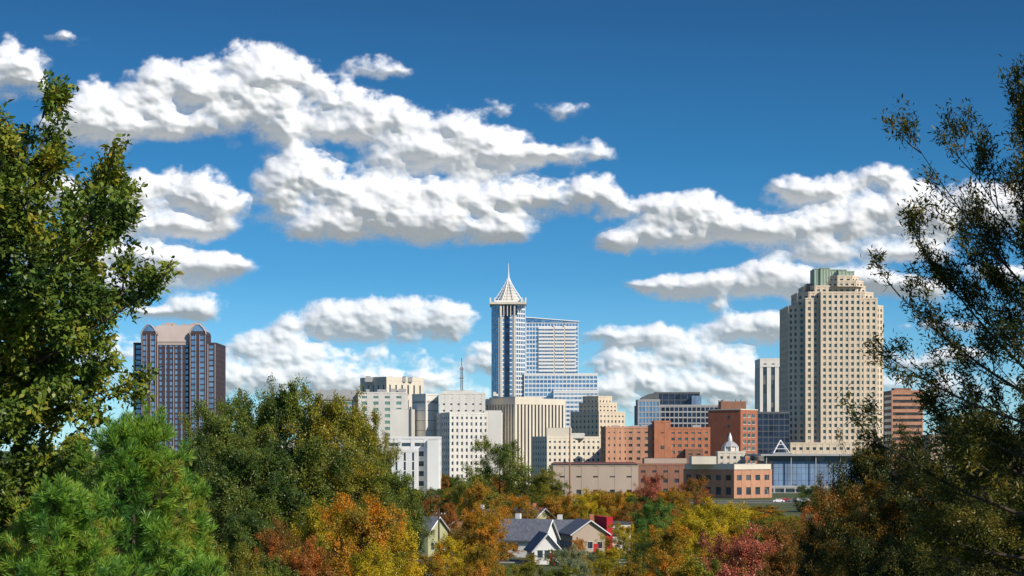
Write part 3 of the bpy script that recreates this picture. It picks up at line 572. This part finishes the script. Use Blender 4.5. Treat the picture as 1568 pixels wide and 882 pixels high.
trs=[
('oak_tree',335,612,130,235,'green',0),('oak_tree',388,596,130,250,'green',1),('oak_tree',438,580,130,245,'green',0),('oak_tree',498,600,150,240,'olive',0),('oak_tree',545,622,110,255,'olive',4),
('oak_tree',360,665,170,215,'dgreen',2),('oak_tree',450,670,190,220,'dgreen',2),('oak_tree',540,690,140,225,'olive',4),('oak_tree',590,708,110,235,'green',0),('oak_tree',625,738,80,260,'dgreen',1),
('oak_tree',305,655,100,260,'dgreen',1),('oak_tree',250,700,110,300,'dgreen',0),('oak_tree',200,700,110,280,'olive',2),('oak_tree',585,662,60,300,'olive',1),
('oak_tree',765,669,130,470,'green',2),('oak_tree',835,714,60,460,'olive',0),('oak_tree',715,735,60,450,'green',4),('maple_tree',845,735,80,440,'olive',2),('maple_tree',905,748,70,430,'yellow',0),
('maple_tree',735,736,100,330,'orange',2),('maple_tree',735,775,90,255,'orange',4),('maple_tree',650,750,70,400,'rust',0),('maple_tree',685,768,60,400,'rust',2),('maple_tree',795,755,70,400,'orange',2),
('maple_tree',998,724,60,520,'red',2),('maple_tree',1065,728,80,470,'rust',2),('maple_tree',1030,745,70,450,'orange',0),('oak_tree',1005,763,80,380,'bgreen',0),('maple_tree',1100,762,110,330,'yellow',0),('maple_tree',1050,790,90,300,'yellow',2),
('maple_tree',860,752,80,410,'orange',0),('maple_tree',935,752,80,410,'orange',4),('maple_tree',965,770,70,400,'rust',2),('maple_tree',905,765,60,405,'yellow',2),('maple_tree',1200,785,90,380,'olive',0),('maple_tree',1165,785,70,420,'orange',1),
('redbud_tree',1130,806,150,190,'red',0),('maple_tree',1020,800,120,230,'orange',2),('maple_tree',1075,782,90,240,'yellow',1),('maple_tree',1195,800,90,210,'rust',2),('maple_tree',1200,830,110,170,'rust',0),
('maple_tree',555,755,150,160,'orange',2),('maple_tree',500,762,120,170,'yellow',0),('maple_tree',600,800,120,165,'yellow',2),('maple_tree',430,795,100,180,'rust',0),('maple_tree',470,820,110,150,'rust',2),('oak_tree',385,780,120,190,'dgreen',2),
('maple_tree',690,818,110,240,'yellow',2),('maple_tree',655,845,90,200,'orange',0),('maple_tree',730,830,90,230,'orange',2),('maple_tree',800,860,90,250,'olive',2),('maple_tree',575,830,120,140,'yellow',2),
('ornamental_tree',873,834,60,270,'grey',0),('ornamental_tree',930,836,80,270,'yellow',2),('ornamental_tree',985,825,80,260,'dgreen',4),('maple_tree',350,830,110,140,'olive',0),('maple_tree',310,820,60,150,'yellow',0),
('ornamental_tree',775,828,44,350,'orange',0),('ornamental_tree',850,840,34,332,'green',2),('ornamental_tree',908,842,46,330,'grey',2),('maple_tree',955,800,70,352,'yellow',2),('maple_tree',758,795,56,372,'rust',0),('maple_tree',835,768,66,410,'rust',0),('maple_tree',878,783,46,400,'orange',2),('ornamental_tree',812,848,34,330,'olive',2),('ornamental_tree',886,822,26,345,'orange',0),
('oak_tree',250,790,120,120,'olive',2),('oak_tree',410,850,120,120,'green',2),('oak_tree',760,862,90,240,'green',0),('maple_tree',1060,850,130,140,'olive',2),('maple_tree',960,858,110,200,'orange',2),('maple_tree',850,865,110,220,'olive',2),
('maple_tree',1270,728,90,160,'rust',0),('maple_tree',1240,775,90,150,'rust',0),('oak_tree',1335,665,130,90,'dmix',0),('oak_tree',1400,650,150,80,'dmix',2),('oak_tree',1300,740,130,75,'dmix',1),('oak_tree',1370,720,180,62,'dmix',2),('oak_tree',1270,800,120,85,'dmix',4),
('oak_tree',1510,610,200,60,'fdark',0),('oak_tree',1600,590,200,52,'fdark',2),('oak_tree',1480,690,220,48,'fdark',2),('oak_tree',1330,800,170,55,'dmix',0),('oak_tree',1520,760,240,42,'fdark',4),
('oak_tree',40,700,180,60,'dgreen',2),('oak_tree',180,715,120,150,'dgreen',0),
]
for a in trs: tree(*a)
dm=link(bpy.data.objects.new('distant_trees',None)); rg=random.Random(4)
pals=['green','olive','dgreen','orange','yellow','rust','olive','orange','yellow']
def lim(px):
    if 1185<px<1240: return 782
    if 1050<px<=1185: return 772
    if 835<px<=1050: return 748
    if 590<px<=700: return 742
    return 700
def filler(n,d0,d1,h0,h1,w0,w1,xr,pals,skip=None):
    for i in range(n):
        D=rg.uniform(d0,d1); px=rg.uniform(*xr); s=D/F
        if skip and skip(px,D): continue
        h=rg.uniform(h0,h1); py=HY+(CZ-h-hill(D))/s
        if D<780 and py<lim(px): py=lim(px)+rg.uniform(0,8)
        if CZ+(HY-py)*s-hill(D)<2.5: continue
        o=tree('tree',px,py,rg.uniform(w0,w1)/s,D,rg.choice(pals),rg.randrange(5)); o.parent=dm
filler(150,440,725,6,11,9,14,(-50,1620),pals,lambda p,D: False)
filler(60,780,1000,7,10,9,15,(-50,830),['green','olive','dgreen','rust'],None)
filler(90,1650,2600,16,21,24,40,(-200,1750),['green','olive','dgreen'])
filler(30,385,440,6,9,7,10,(200,1350),pals)
filler(26,300,350,5,8,6,8,(200,630),pals); filler(26,290,350,5,8,6,8,(980,1300),pals)
filler(40,130,260,7,9.5,5,8,(150,1300),pals,lambda p,D: D>160)
print('mid trees',time.time()-T0)
def fg(name,me,px,D,pal,rot=0):
    s=D/F; o=link(bpy.data.objects.new(name,me)); o.location=((px-CX)*s,D,hill(D)-.1); o.rotation_euler[2]=rot; me.materials[1]=LM[pal]; return o
fg('oak_tree',tree_mesh('oak_foreground',7,9.9,.12,3.6,(52,13,9),26,.15,'round',r0=.22,asp=.5,trop=.08,elev=(-5,66),lr=(.36,.5),spread=.5,lvar=(.6,1.15)),-55,35,'fgreen')
fg('willow_oak_tree',tree_mesh('willow_oak_foreground',24,8.7,.1,2.7,(54,11,8),28,.11,'vase',r0=.12,asp=.26,trop=.25,elev=(5,66),lr=(.34,.5),ang=(15,50),spread=.6,lvar=(.5,1.2)),1612,30,'fdark')
pk=dict(r0=.07,asp=.085,trop=.3,elev=(5,62),lr=(.36,.36),needle=True,lo=.4)
fg('pine_tree',tree_mesh('pine_needles',31,3.55,.05,1.25,(32,7,4),70,.18,'cone',**pk),205,30,'pine')
fg('pine_tree',tree_mesh('pine_needles',33,2.3,.05,1.0,(26,7,4),60,.17,'cone',**pk),95,27,'pine',1)
fg('pine_tree',tree_mesh('pine_needles',35,2.9,.05,.85,(26,7,4),60,.18,'cone',**pk),268,33,'pine',1)
print('T',time.time()-T0)
